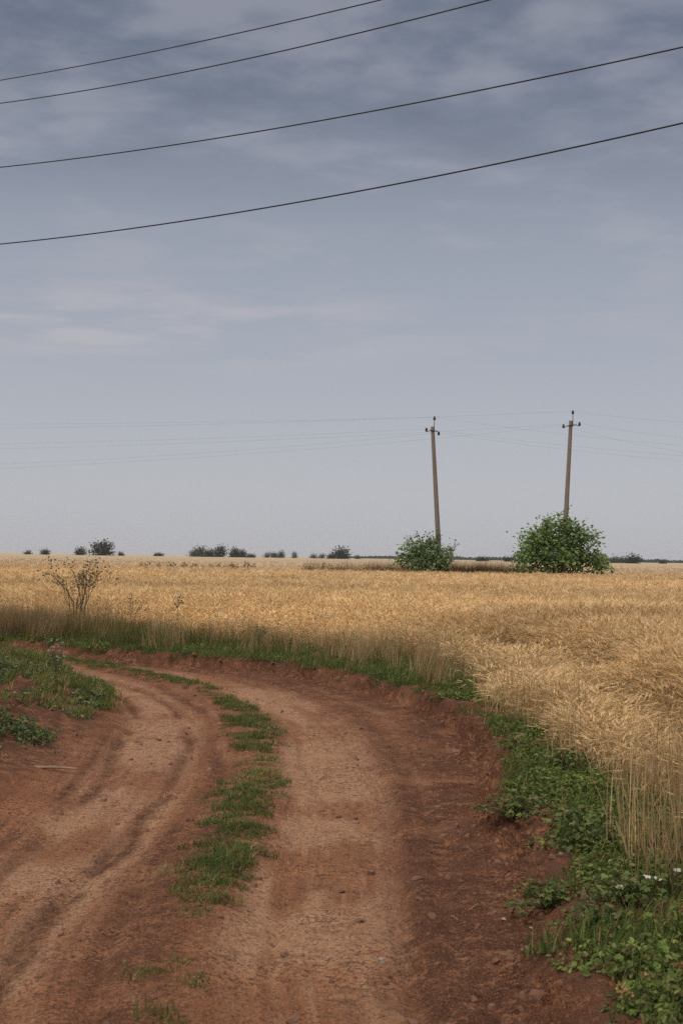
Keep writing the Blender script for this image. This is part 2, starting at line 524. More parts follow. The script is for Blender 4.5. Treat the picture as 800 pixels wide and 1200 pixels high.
def scatter(name, pts, protos, rot, scl, tint, label, cat, idx=None):
    n = len(pts)
    me = bpy.data.meshes.new(name)
    me.vertices.add(n); me.vertices.foreach_set('co', np.asarray(pts, np.float32).ravel())
    def vec(k, a, typ, field):
        at_ = me.attributes.new(k, typ, 'POINT'); at_.data.foreach_set(field, np.asarray(a, np.float32).ravel())
    vec('rot', rot, 'FLOAT_VECTOR', 'vector'); vec('scl', scl, 'FLOAT_VECTOR', 'vector')
    tc4 = np.ones((n, 4)); tc4[:, :3] = tint
    vec('tint', tc4, 'FLOAT_COLOR', 'color')
    if idx is None: idx = RNG.integers(0, len(protos), n)
    at_ = me.attributes.new('pick', 'INT', 'POINT'); at_.data.foreach_set('value', np.asarray(idx, np.int32))
    o = bpy.data.objects.new(name, me); COL.objects.link(o)
    coll = proto_collection(name + '_kinds', protos)
    ng = bpy.data.node_groups.new(name + '_nodes', 'GeometryNodeTree')
    ng.interface.new_socket('Geometry', in_out='INPUT', socket_type='NodeSocketGeometry')
    ng.interface.new_socket('Geometry', in_out='OUTPUT', socket_type='NodeSocketGeometry')
    N = ng.nodes; L = ng.links
    gi = N.new('NodeGroupInput'); go = N.new('NodeGroupOutput')
    ip = N.new('GeometryNodeInstanceOnPoints'); ci = N.new('GeometryNodeCollectionInfo')
    ci.inputs['Collection'].default_value = coll; ci.inputs['Separate Children'].default_value = True; ci.inputs['Reset Children'].default_value = True
    def na(k, typ):
        a = N.new('GeometryNodeInputNamedAttribute'); a.data_type = typ; a.inputs['Name'].default_value = k
        return a.outputs['Attribute']
    L.new(gi.outputs[0], ip.inputs['Points']); L.new(ci.outputs[0], ip.inputs['Instance'])
    ip.inputs['Pick Instance'].default_value = True
    L.new(na('pick', 'INT'), ip.inputs['Instance Index'])
    L.new(na('rot', 'FLOAT_VECTOR'), ip.inputs['Rotation']); L.new(na('scl', 'FLOAT_VECTOR'), ip.inputs['Scale'])
    L.new(ip.outputs[0], go.inputs[0])
    md = o.modifiers.new('spread', 'NODES'); md.node_group = ng
    tag(o, label, cat, kind='stuff')
    return o


def jit(c, v=.15):
    k = 1 + random.uniform(-v, v)
    return (c[0] * k * (1 + random.uniform(-.06, .06)), c[1] * k, c[2] * k * (1 + random.uniform(-.08, .08)))


# ---- ripe cereal clumps
def wheat_clump(n, rad, green=0.0, detail=True, h=.53):
    b = MB()
    for i in range(n):
        a = random.uniform(0, 6.283); r = rad * math.sqrt(random.random())
        p = (r * math.cos(a), r * math.sin(a), -.03)
        gold = jit((.61, .425, .22), .28)
        stem = jit((.58, .405, .215), .35) if random.random() > green else jit((.24, .25, .09), .2)
        az = random.gauss(.6, 1.7); lean = abs(random.gauss(.06, .13)); L = h * random.uniform(.66, 1.10)
        q, ang = b.ribbon(p, az, lean, L, .0044, random.uniform(.1, .55), 3, stem, .6)
        # drooping bearded ear
        d = np.array([math.cos(az), math.sin(az), 0]); a0 = ang + random.uniform(.15, .8)
        ax = d * math.sin(a0) + np.array([0, 0, 1]) * math.cos(a0)
        eL = random.uniform(.05, .085)
        b.lathe([(.001, -.004), (.0042, .015), (.005, eL * .45), (.0035, eL * .8), (.001, eL)], q, ax, 4 if not detail else 5, gold)
        na = 9 if detail else 4
        s1 = np.cross(ax, [0.3, .2, 1]); s1 /= np.linalg.norm(s1); s2 = np.cross(ax, s1)
        for k in range(na):
            w = random.uniform(0, 6.283); f = random.uniform(.15, .9)
            st = q + ax * eL * f; o2 = s1 * math.cos(w) + s2 * math.sin(w)
            tipv = ax * random.uniform(.06, .10) + o2 * random.uniform(.008, .03) - np.array([0, 0, .012])
            sd = np.cross(tipv, [.2, .5, .9]); sd = sd / np.linalg.norm(sd) * .0010
            b.add([st - sd, st + sd, st + tipv], [(0, 1, 2)], jit((.70, .51, .29), .22))
        if random.random() < .8:
            hz = random.uniform(.15, .45)
            b.ribbon((p[0] + d[0] * hz * math.sin(lean), p[1] + d[1] * hz * math.sin(lean), hz), random.uniform(0, 6.28), random.uniform(.4, .9), random.uniform(.12, .24), .008, random.uniform(1.0, 2.2), 4, jit((.47, .33, .17), .3), .15)
    return b


def lat(x0, x1, y0, y1, sp):
    gx, gy = np.meshgrid(np.arange(x0, x1, sp), np.arange(y0, y1, sp))
    p = np.stack([gx.ravel(), gy.ravel()], 1)
    return p + RNG.uniform(-.5, .5, p.shape) * sp


def wedge(p, m0=2.5, k=.275):
    return p[(np.abs(p[:, 0]) < k * p[:, 1] + m0)]


BOUND = 92.0
P = []; SCL = []
for (y0, y1, sp, sx) in ((4.5, 15, .105, 1.0), (15, 24, .14, 1.1), (24, 36, .18, 1.25), (36, 56, .27, 1.6), (56, BOUND - .8, .40, 2.2)):
    q = wedge(lat(-30, 40, y0, y1, sp))
    P.append(q); SCL.append(np.full(len(q), sx))
P = np.concatenate(P); SCL = np.concatenate(SCL)
_, W = WEDGE.sd(P[:, 0], P[:, 1])
edge_noise = (fbm(P[:, 0], P[:, 1], 1.3, 3, 61) - .5) * .6 - .15
ww = W + edge_noise
dens = sst(-.25, .55, ww)
# a thin, lodged lane one step inside the edge
lane = np.clip(gauss(ww - 1.05, .42) * sst(24, 17, P[:, 1]) * sst(.25, .5, fbm(P[:, 0], P[:, 1], 1.6, 3, 63)) * 1.2, 0, 1)
nearf = sst(24, 17, P[:, 1])
dens *= 1 - .85 * lane
dens *= 1 - .40 * np.maximum(nearf, .2) * sst(1.5, .7, ww)
k = RNG.random(len(P)) < dens
P, SCL, ww, lane, nearf = P[k], SCL[k], ww[k], lane[k], nearf[k]
gz = ground(P[:, 0], P[:, 1])['z']
hh = .84 + .30 * fbm(P[:, 0], P[:, 1], 2.2, 4, 65) - .36 * lane - .34 * sst(1.9, 1.1, ww) * nearf - .54 * sst(2.6, -.3, ww) * (1 - .72 * nearf)
hh *= RNG.uniform(.92, 1.08, len(P))
rip = fbm(P[:, 0] * .5, P[:, 1], 1.5, 3, 66) - .5
rot = np.stack([RNG.normal(0, .13, len(P)) * (1 + .5 * nearf * sst(1.6, .6, ww)) + rip * .4, RNG.normal(0, .13, len(P)) + (fbm(P[:, 0], P[:, 1], 2.5, 3, 67) - .5) * .4, RNG.uniform(-2.2, 2.2, len(P))], 1)
tn = fbm(P[:, 0] * .22, P[:, 1], 4.5, 4, 68)[:, None]
tint = np.array([1.20, 1.225, 1.20]) * (1 - .8 * (tn - .5)) + np.array([.10, .0, -.10]) * (tn - .5)
browner = .45 * (gauss(P[:, 0] + 5.5, 2.0) * sst(1.8, .5, ww))[:, None]
tint = tint * (1 - browner * np.array([.28, .36, .40]))
wheats = [wheat_clump(26, .10, .03).mesh('wheat_clump', M_STRAW) for i in range(7)] + [wheat_clump(24, .12, .35).mesh('wheat_clump', M_STRAW) for i in range(2)]
idx = RNG.integers(0, 7, len(P))
gsel = (RNG.random(len(P)) < .15 * sst(1.6, 0, ww)) ; idx[gsel] = RNG.integers(7, 9, gsel.sum())
scatter('wheat_field', np.column_stack([P, gz]), wheats, rot, np.column_stack([SCL, SCL, hh]), tint, 'ripe golden bearded wheat standing in the field beyond the dirt road', 'wheat', idx)
print('wheat', len(P))

# mass of the crop between the stalks, from a few metres inside the edge
xs2 = np.concatenate([np.arange(-200, -30, 5), np.arange(-30, 30, .3), np.arange(30, 200, 5)])
ys2 = np.concatenate([np.arange(8, 36, .3), np.arange(36, BOUND, .5), [BOUND - .4, BOUND]])
X, Y = np.meshgrid(xs2, ys2)
_, W = WEDGE.sd(X, Y)
Z = -.12 + (.40 + .07 * sst(26, 40, Y.ravel())) * sst(2.2, 4.2, W) * sst(BOUND, BOUND - .5, Y.ravel()) + .14 * (fbm(X, Y, .8, 3, 71).ravel() - .5) * sst(3, 4, W) + (fbm(X, Y, 3, 3, 72).ravel() - .5) * .12
o = grid_mesh('wheat_mass', xs2, ys2, Z, M_CAN, keep=W > 2.2)
tag(o, 'dense golden mass of ripe wheat filling the field up to the two poles', 'wheat', kind='stuff')

# paler crop behind the weedy margin
P2 = wedge(np.concatenate([lat(-60, 60, BOUND + 3.2, 120, .55), lat(-75, 75, 120, 190, 1.1)]), 4)
n2 = len(P2)
gz = np.zeros(n2)
sc2 = np.where(P2[:, 1] < 115, 2.6, 4.5)
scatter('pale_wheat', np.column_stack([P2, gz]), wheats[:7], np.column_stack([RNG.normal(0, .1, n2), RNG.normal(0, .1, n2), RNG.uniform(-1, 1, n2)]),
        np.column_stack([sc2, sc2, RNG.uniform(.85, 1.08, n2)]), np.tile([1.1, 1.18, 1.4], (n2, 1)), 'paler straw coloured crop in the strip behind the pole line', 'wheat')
xs3 = np.concatenate([-np.geomspace(4000, 90, 40), np.arange(-85, 86, 2.5), np.geomspace(90, 4000, 40)])
ys3 = np.concatenate([[BOUND + 2.6, BOUND + 3.0], np.arange(BOUND + 4, 200, 2.0), np.geomspace(203, 4500, 90)])
X, Y = np.meshgrid(xs3, ys3)
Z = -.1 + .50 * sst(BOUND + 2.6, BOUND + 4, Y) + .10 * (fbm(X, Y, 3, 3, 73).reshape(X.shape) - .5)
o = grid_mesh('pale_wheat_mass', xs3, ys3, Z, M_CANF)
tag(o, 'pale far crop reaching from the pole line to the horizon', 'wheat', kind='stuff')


# ---- grasses and weeds
def grass_clump(n, rad, h, w, cols, dry=0.0, lean=.35, bend=.9):
    b = MB()
    for i in range(n):
        a = random.uniform(0, 6.283); r = rad * math.sqrt(random.random())
        c = jit(random.choice(cols), .3)
        if random.random() < dry: c = jit((.36, .25, .12), .3)
        b.ribbon((r * math.cos(a), r * math.sin(a), -.01), random.uniform(0, 6.283), abs(random.gauss(0, lean)), h * random.uniform(.45, 1.1), w * random.uniform(.7, 1.2), random.uniform(.1, bend), 3, c, .12)
    return b


def broad_weed(n, rad, h, cols, L=.05):
    """low creeping broad-leaved weed: short stems, many toothed leaves at many angles"""
    b = MB()
    for i in range(n):
        a = random.uniform(0, 6.283); r = rad * math.sqrt(random.random())
        z = h * (1 - (r / rad) ** 2 * .6) * random.uniform(.25, 1.0)
        nrm = np.array([random.gauss(0, .5) + .5 * math.cos(a), random.gauss(0, .5) + .5 * math.sin(a), 1])
        az = a + random.gauss(0, .9); ll = L * random.uniform(.55, 1.25)
        c = jit(random.choice(cols), .3)
        b.leaf((r * math.cos(a), r * math.sin(a), z), nrm, az, ll, ll * random.uniform(.5, .75), c, random.uniform(.05, .4))
        if random.random() < .5:   # side lobe
            b.leaf((r * math.cos(a), r * math.sin(a), z), nrm, az + random.choice((-.9, .9)), ll * .7, ll * .4, c, .2)
        if i % 4 == 0:
            b.ribbon((r * .4 * math.cos(a), r * .4 * math.sin(a), -.01), a, .5, max(z, .03) * 1.3, .004, .4, 2, jit((.09, .10, .035), .2), .6)
    return b


GR = [(.105, .150, .036), (.13, .17, .042), (.080, .120, .030)]
GB = [(.105, .150, .036), (.13, .175, .045), (.080, .118, .030), (.17, .20, .060), (.14, .13, .05)]
tall_green = [grass_clump(46, .12, .25, .008, GR, .28, .38, 1.2).mesh('tall_grass', M_GRASS) for i in range(5)]
short_green = [grass_clump(60, .10, .12, .007, GR, .10, .6, 1.0).mesh('short_grass', M_GRASS) for i in range(6)]
dry_tall = [grass_clump(46, .12, .46, .006, [(.50, .37, .20), (.42, .29, .15), (.26, .18, .09)], .3, .25, .7).mesh('dry_grass', M_GRASS) for i in range(4)]
weedm = [broad_weed(130, .19, .09, GB, .030).mesh('weed', M_WEED) for i in range(6)]
bluew = [broad_weed(100, .18, .13, [(.095, .14, .060), (.13, .18, .085), (.070, .105, .040), (.17, .20, .065), (.16, .13, .06)], .042).mesh('weed', M_WEED) for i in range(5)]


def place(P, hz=(.8, 1.2), tilt=.12, xy=(.9, 1.3)):
    n = len(P)
    z = ground(P[:, 0], P[:, 1])['z']
    rot = np.column_stack([RNG.normal(0, tilt, n), RNG.normal(0, tilt, n), RNG.uniform(0, 6.283, n)])
    s = RNG.uniform(xy[0], xy[1], n)
    return np.column_stack([P, z]), rot, np.column_stack([s, s, s * RNG.uniform(hz[0], hz[1], n)])


# verge between the outer road edge and the crop
Q = np.concatenate([wedge(lat(-14, 6, 3.6, 13, .10), 1.5), wedge(lat(-14, 6, 13, 36, .13), 3)])
Gq = ground(Q[:, 0], Q[:, 1])
dr, W, S = Gq['dr'], Gq['wd'], Gq['s']
n_a = fbm(Q[:, 0], Q[:, 1], .6, 3, 81); n_b = fbm(Q[:, 0], Q[:, 1], 1.4, 3, 82)
far = sst(15, 18.5, Q[:, 1])
# tall grass at the foot of the crop round the bend
pt = sst(.22, .55, dr) * sst(.55, .0, W) * far * sst(.32, .5, n_a + .05) * (.10 + .75 * sst(-2, -3.6, Q[:, 0]))
sel = RNG.random(len(Q)) < pt
pp, rot, scl = place(Q[sel])
scl[:, 2] *= .55 + .55 * sst(17, 23, pp[:, 1]) 
scl[:, 2] *= .7 + .6 * sst(.2, .9, dr[sel])
brown = (sst(.5, .62, fbm(Q[sel, 0], Q[sel, 1], 2.2, 2, 83)) * .6)[:, None]
tint = .72 * (1 - brown) + np.array([1.3, .9, .85]) * brown
scatter('verge_grass', pp, tall_green, rot, scl, tint, 'tall dark green grass along the foot of the wheat round the bend', 'grass')
# dry grass mixed in, thick at the far left
pd = sst(.25, .6, dr) * sst(1.3, .3, W) * (.06 * far * sst(.9, .2, W) + .045 * (1 - far) + .85 * gauss(Q[:, 0] + 5.6, 1.1) * sst(22, 24, Q[:, 1]))
sel = RNG.random(len(Q)) < pd
pp, rot, scl = place(Q[sel])
scl[:, 2] *= 1.15
scatter('dry_verge_grass', pp, dry_tall, rot, scl, np.where((pp[:, 1:2] > 22) & (pp[:, 0:1] < -3.5), .66, 1.0) * np.ones((1, 3)), 'brown dry grass standing before the wheat at the far left', 'grass')
# short grass on the verge
ps = sst(.0, .16, dr) * sst(.45, .05, W) * np.maximum((.55) * sst(.37, .53, n_a), far * sst(.18, .34, n_a))
ps = np.maximum(ps, sst(.02, .25, dr) * sst(.2, -.2, W) * sst(7.6, 6.3, Q[:, 1]) * .95 * np.maximum(sst(.25, .45, n_b), sst(6.6, 5.8, Q[:, 1])))
sel = RNG.random(len(Q)) < ps
pp, rot, scl = place(Q[sel])
scatter('low_verge_grass', pp, short_green, rot, scl, np.ones((len(pp), 3)) * np.array([.95, .95, 1]), 'short green grass on the right hand verge of the dirt road', 'grass')
# creeping broad-leaved weeds
pw = sst(.08, .3, dr) * sst(.3, -.15, W) * sst(.37, .51, n_b * .5 + n_a * .5) * (.30 + .28 * sst(19, 15, Q[:, 1]))
sel = RNG.random(len(Q)) < pw
pp, rot, scl = place(Q[sel], tilt=.2)
scatter('verge_weeds', pp, weedm, rot, scl * .85, np.ones((len(pp), 3)) * 1.15, 'creeping broad leaved weeds covering the right hand verge', 'weeds')

# grass strip between the two wheel tracks
Q = np.concatenate([lat(-2.2, .4, 3.6, 16.5, .055), wedge(lat(-12, 0, 16, 27, .09), 2)])
Gq = ground(Q[:, 0], Q[:, 1])
D, S, Yq = Gq['d'], Gq['s'], Q[:, 1]
n_a = .5 * fbm(Q[:, 0], Q[:, 1], .35, 3, 91) + .5 * fbm(Q[:, 0], Q[:, 1], .13, 2, 93); n_b = fbm(Q[:, 0], Q[:, 1], .9, 3, 92)
Wd = np.interp(Yq, [3.5, 6.5, 7.2, 8.5, 9.6, 10.6, 11.6, 12.2, 14.5, 15.5, 16.3, 17, 20, 30], [.10, .12, .16, .165, .155, .155, .12, .16, .175, .14, .10, .14, .20, .35])
De = np.interp(Yq, [3.5, 5.5, 6.4, 7.0, 7.6, 9.5, 10.0, 10.5, 11.3, 11.8, 12.2, 14.6, 15.2, 16.2, 17, 30], [.08, .15, .16, .38, .95, .95, .8, .45, .45, .5, .95, .95, .5, .5, .9, 1.0])
pg = De * sst(1.25, .65, np.abs(D) / Wd + (n_a - .5) * 3.4 + RNG.normal(0, .22, len(Q))) * sst(.25, .5, n_b * .5 + n_a * .5)
sel = RNG.random(len(Q)) < pg
pp, rot, scl = place(Q[sel], xy=(.45, 1.0))
scl[:, 2] *= .50 * RNG.uniform(.5, 1.3, len(pp))
thin = (De[sel] < .5)
yl = np.where(thin[:, None], np.array([1.05, .95, .95]), np.array([.82, .82, .85]))
scatter('track_grass', pp, short_green, rot, scl, yl, 'short green grass strip growing between the two wheel tracks', 'grass')

# soil mound at the left: weeds and grass
Q = wedge(lat(-14, -1.5, 9.5, 26, .10), 2.5)
Gq = ground(Q[:, 0], Q[:, 1])
dl = Gq['dl']; n_a = .55 * fbm(Q[:, 0], Q[:, 1], .32, 3, 95) + .45 * fbm(Q[:, 0], Q[:, 1], 1.1, 2, 96)
tipg = gauss(Q[:, 0] + 2.75, .55) * gauss(Q[:, 1] - 15.4, 1.5)
pm = sst(.1, .4, dl) * sst(10.8, 12.2, Q[:, 1]) * sst(.43, .55, n_a) * (.75 * sst(18, 15.5, Q[:, 1]) + .2)
sel = RNG.random(len(Q)) < pm
pp, rot, scl = place(Q[sel], tilt=.2)
scatter('mound_weeds', pp, bluew, rot, scl * RNG.uniform(.4, .85, (len(pp), 1)), np.ones((len(pp), 3)), 'blue green leafy weeds sprawling over the soil mound at left', 'weeds')
pm = sst(.0, .3, dl) * np.clip(1.0 * tipg * sst(.36, .5, n_a) + .6 * sst(16, 18, Q[:, 1]) * sst(.42, .56, n_a), 0, .9)
sel = RNG.random(len(Q)) < pm
pp, rot, scl = place(Q[sel])
scl[:, 2] *= 1.15
scatter('mound_grass', pp, short_green, rot, scl, np.tile([1.35, 1.2, 1.25], (len(pp), 1)), 'light green grass on the right flank of the soil mound', 'grass')

# weedy margin under the poles
xb = RNG.uniform(-2.5, 12.5, 1300); yb = BOUND + .8 + RNG.uniform(-.6, 1.6, 1300)
bd = sst(.3, .5, fbm(xb, yb, 1.8, 3, 97)) * (.45 + .55 * sst(3.5, 5, xb))
k = RNG.random(1300) < bd
pp = np.column_stack([xb[k], yb[k], np.zeros(k.sum())]); n = len(pp)
scatter('margin_grass', pp, dry_tall + tall_green[:2], np.column_stack([RNG.normal(0, .1, n), RNG.normal(0, .1, n), RNG.uniform(0, 6, n)]), np.column_stack([np.full(n, 2.6), np.full(n, 2.6), RNG.uniform(2.2, 3.7, n)]),
        np.tile([.30, .29, .26], (n, 1)), 'brownish rough grass in the margin between the two bushes', 'grass')

# straw litter and clods on bare soil
clods = []
for i in range(6):
    b = MB(); n = 26
    pts = [np.array(p) for p in ((1, 0, 0), (-1, 0, 0), (0, 1, 0), (0, -1, 0), (0, 0, 1), (0, 0, -1))]
    fs = [(0, 2, 4), (2, 1, 4), (1, 3, 4), (3, 0, 4), (2, 0, 5), (1, 2, 5), (3, 1, 5), (0, 3, 5)]
    vs = list(pts); ed = {}; nf = []
    for a_, b_, c_ in fs:
        mids = []
        for e in ((a_, b_), (b_, c_), (c_, a_)):
            kk = tuple(sorted(e))
            if kk not in ed:
                v = vs[e[0]] + vs[e[1]]; vs.append(v / np.linalg.norm(v)); ed[kk] = len(vs) - 1
            mids.append(ed[kk])
        nf += [(a_, mids[0], mids[2]), (mids[0], b_, mids[1]), (mids[2], mids[1], c_), tuple(mids)]
    vs = [v * random.uniform(.65, 1.15) * np.array([1, .85, .65]) for v in vs]
    b.add(vs, nf)
    clods.append(b)
clod_me = [b.mesh('clod', M_CLOD) for b in clods]
Q = np.concatenate([wedge(lat(-6, 6, 3.6, 14, .075), .5), wedge(lat(-8, 6, 14, 24, .11), 1)])
Gq = ground(Q[:, 0], Q[:, 1])
pc = .95 * gauss(Gq['dr'] - .0, .25) + .14 * gauss(Gq['dr'] + .4, .35) + .6 * sst(0, .3, Gq['dl']) * sst(10, 12, Q[:, 1]) + .10
pc *= sst(.22, .52, fbm(Q[:, 0], Q[:, 1], .45, 3, 98))
sel = RNG.random(len(Q)) < pc
pp, rot, scl = place(Q[sel], tilt=1.0)
s = (.005 + .030 * RNG.random(len(pp)) ** 4)[:, None]
scatter('dirt_clods', pp, clod_me, rot, s * np.ones((1, 3)), np.ones((len(pp), 3)), 'crumbled red brown clods along the raised road edge', 'soil')

litter = []
for i in range(5):
    b = MB()
    for k in range(5):
        a = random.uniform(0, 6.28)
        b.ribbon((random.uniform(-.1, .1), random.uniform(-.1, .1), .004), a, 1.5, random.uniform(.03, .12), .004, .05, 2, jit((.42, .31, .19), .3), .8)
    litter.append(b.mesh('straw_bits', M_GRASS))
pc = (.09 * sst(0, .4, Gq['dl']) + .08 * sst(.2, .5, Gq['dr']) + .004)
sel = RNG.random(len(Q)) < pc
pp, rot, scl = place(Q[sel], tilt=.08)
scatter('straw_litter', pp, litter, rot, scl, np.ones((len(pp), 3)), 'bits of dry straw scattered over the bare soil', 'straw')


# ------------------------------------------------------------------ foliage for bushes and trees
def foliage(lobes, n, leaf, cols, rnd, shell=.45, aspect=.6, dens=26, spread=1.7):
    """leaf faces spread through lobes (cx, cy, cz, rx, ry, rz), thicker towards their skins, clumped"""
    b = MB()
    vol = np.array([l[3] * l[4] * l[5] for l in lobes]) ** .75; vol /= vol.sum()
    clumps = []
    for i in range(max(8, n // dens)):
        l = lobes[rnd.choice(len(lobes), p=vol)]
        u = rnd.normal(size=3); u /= np.linalg.norm(u); r = shell + (1.06 - shell) * rnd.random() ** .6
        clumps.append((np.array(l[:3]) + u * r * np.array(l[3:6]), u, rnd.uniform(.6, 1.5)))
    for i in range(n):
        c, u, sh = clumps[rnd.integers(len(clumps))]
        p = c + rnd.normal(size=3) * leaf * spread
        if p[2] < .05: p[2] = .05 + rnd.random() * .3
        col = np.array(cols[rnd.integers(len(cols))]) * sh * rnd.uniform(.75, 1.3)
        nr = u * .7 + rnd.normal(size=3) * .6 + np.array([0, 0, .35])
        L = leaf * rnd.uniform(.6, 1.35)
        b.leaf(p, nr, rnd.uniform(0, 6.283), L, L * aspect, tuple(col), .2)
    return b, clumps


def bush(base, lobes, n, leaf, cols, label, seed):
    rnd = np.random.default_rng(seed)
    t_ = empty('bush', base); t_.scale = (1.1, 1.1, 1.06)
    b, clumps = foliage(lobes, n, leaf, cols, rnd, .2, .62, 44, 1.35)
    shoots = []
    # long shoots that break the outline
    for i in range(44):
        c, u, sh = clumps[rnd.integers(len(clumps))]
        d = u * .7 + np.array([0, 0, .5]) + rnd.normal(size=3) * .25
        shoots.append((c - d * .4, c + d * .62))
        for k in range(12):
            p = c + d * (.05 + .05 * k) + rnd.normal(size=3) * .03
            L = leaf * rnd.uniform(.6, 1.0)
            if p[2] > .2: b.leaf(p, rnd.normal(size=3) + np.array([0, 0, 1]), rnd.uniform(0, 6.283), L, L * .55, tuple(np.array(cols[k % len(cols)]) * rnd.uniform(.9, 1.4)), .2)
    b.build('foliage', M_LEAF, t_)
    s = MB()
    for i in range(34):
        c = clumps[rnd.integers(len(clumps))][0]
        o_ = np.array([rnd.normal() * .3, rnd.normal() * .25, -.05])
        mid = (o_ + c) * .5 + np.array([0, 0, .25])
        s.tube([o_, mid, c], .025, .006, 5)
    for a_, b_ in shoots: s.tube([a_, b_], .018, .008, 5)
    s.build('stems', M_BARK, t_)
    return tag(t_, label, 'bush', 'bushes grown up round the pole feet')


px2m = BOUND / FPX
bl = at(498, 687, BOUND + .6); br = at(660, 690, BOUND + .6)
k = px2m
LEAFC = [(.15, .235, .075), (.19, .28, .09), (.10, .17, .06), (.26, .34, .13)]
bush((bl[0], bl[1], 0), [(-1.05, 0, 1.75, .5, .6, .75), (-.3, .1, 2.2, .5, .6, .75), (.45, 0, 2.1, .55, .6, .85), (.1, 0, 1.1, 1.3, .8, .85), (1.15, 0, 1.6, .4, .5, .65), (-1.5, 0, 1.3, .25, .3, .3), (.9, -.2, 1.0, .6, .5, .7)], 3000, .17,
     [(.155, .235, .10), (.19, .27, .12), (.11, .175, .075), (.25, .33, .16)], 'smaller light green round bush at the foot of the left pole', 3)
bush((br[0], br[1], 0), [(-1.75, 0, 2.35, .75, .8, 1.0), (-1.1, .2, 2.95, .8, .7, .95), (-.2, 0, 3.15, .7, .8, .85), (.55, .1, 2.95, .75, .7, .95), (1.25, 0, 2.2, .7, .7, .95), (2.05, 0, 1.75, .4, .5, .5), (2.2, 0, 1.0, .5, .6, .6), (-.1, 0, 1.3, 1.9, 1.1, 1.0), (-2.2, -.1, 1.55, .45, .6, .8), (-.3, -.4, 2.0, 1.2, .6, .8), (-2.35, 0, 2.7, .25, .3, .3), (1.75, .2, 2.75, .25, .3, .3)], 6200, .205,
     LEAFC, 'bigger dark green bush at the foot of the right pole', 4)


# ------------------------------------------------------------------ utility poles
def pole(px_top, py_top, px_bot, py_bot, Y, label, hook):
    top = at(px_top, py_top, Y); d = ray(px_bot, py_bot); bot = at(px_bot, py_bot, Y)
    ax = top - bot; ax /= np.linalg.norm(ax)
    base = bot - ax * (bot[2] / ax[2])
    H = np.linalg.norm(top - base)
    t_ = empty('utility_pole', (base[0], base[1], 0))
    s = MB()
    pts = [ax * h for h in np.linspace(-.3, H, 14)]
    s.tube(pts, .185, .118, 14)
    s.build('shaft', M_POLE, t_, smooth=False)
    T = ax * H
    # top pin and insulator
    ins_prof = [(.02, 0), (.055, .012), (.075, .04), (.055, .07), (.072, .10), (.05, .145), (.045, .18), (.055, .2), (.03, .225), (.005, .23)]
    def insulator(p):
        b = MB(); b.lathe([(r * 1.25, h * 1.15) for r, h in ins_prof], p, (0, 0, 1), 12); return b.build('insulator', M_INSUL, t_, smooth=True)
    def pin(a, b_): 
        q = MB(); q.tube([a, b_], .022, .018, 7); return q.build('insulator_pin', M_IRON, t_)
    att = []
    tp = T + np.array([.12, 0, .42])
    q = MB(); q.tube([T + np.array([.10, -.10, -.35]), T + np.array([.11, -.10, .05]), tp], .028, .02, 7); q.build('insulator_pin', M_IRON, t_)
    insulator(tp); att.append(np.array([base[0], base[1], 0]) + tp + [0, 0, .2])
    if hook:
        c0 = ax * (H - .28)
        q = MB(); q.tube([c0 + [-.2, -.14, .02], c0 + [.05, -.15, .0], c0 + [.27, -.12, -.02], c0 + [.37, -.1, -.08], c0 + [.39, -.1, -.17]], .035, .03, 8); q.build('hook', M_IRON, t_)
        i1 = c0 + [.385, -.1, -.30]; insulator(i1); i0 = c0 + [-.42, -.1, -.06]
        q = MB(); q.tube([c0 + [-.15, -.13, .02], c0 + [-.34, -.12, -.06], c0 + [-.42, -.1, -.06], i0], .02, .018, 7); q.build('insulator_pin', M_IRON, t_); insulator(i0)
        att += [np.array([base[0], base[1], 0]) + i0 + [0, 0, .18], np.array([base[0], base[1], 0]) + i1 + [0, 0, .18]]
    else:
        c0 = ax * (H - .33)
        q = MB(); q.tube([c0 + [-.30, -.15, -.045], c0 + [.36, -.15, .055]], .035, .035, 4)
        q.build('crossarm', M_IRON, t_)
        for sx in (-1, 1):
            e = c0 + [.03 + sx * .52, -.15, .0 + sx * .08 - .1]
            q = MB(); q.tube([c0 + [.03 + sx * .31, -.15, .045 * sx], c0 + [.03 + sx * .45, -.15, .05 * sx - .08], e], .018, .016, 7); q.build('insulator_pin', M_IRON, t_)
            insulator(e); att.append(np.array([base[0], base[1], 0]) + e + [0, 0, .18])
    # iron band
    q = MB(); q.lathe([(.132, -.03), (.136, -.03), (.136, .03), (.132, .03)], c0, ax, 14); q.build('clamp_band', M_IRON, t_)
    tag(t_, label, 'utility pole', 'wooden poles standing in the field')
    return att


AT = pole(506.5, 500, 513, 628, BOUND + .9, 'left wooden pole with a bent iron hook at its top, leaning left', True)
BT = pole(668.5, 493, 662.5, 608, BOUND + .5, 'right wooden pole with a short iron crossarm, leaning right', False)


# ------------------------------------------------------------------ wires
def sag(a, b_, s, n=40):
    a = np.array(a, float); b_ = np.array(b_, float)
    return [a * (1 - u) + b_ * u - np.array([0, 0, 4 * s * u * (1 - u)]) for u in np.linspace(0, 1, n)]


def wire(pts, r, mat, label, group, name='overhead_wire'):
    b = MB(); b.tube(pts, r, r, 6)
    return tag(b.build(name, mat, smooth=True), label, 'wire', group)


def thru(p0, pm, p1):
    """smooth sagging wire: two spans meeting at an insulator"""
    return sag(p0, pm, .5)[:-1] + sag(pm, p1, .5)


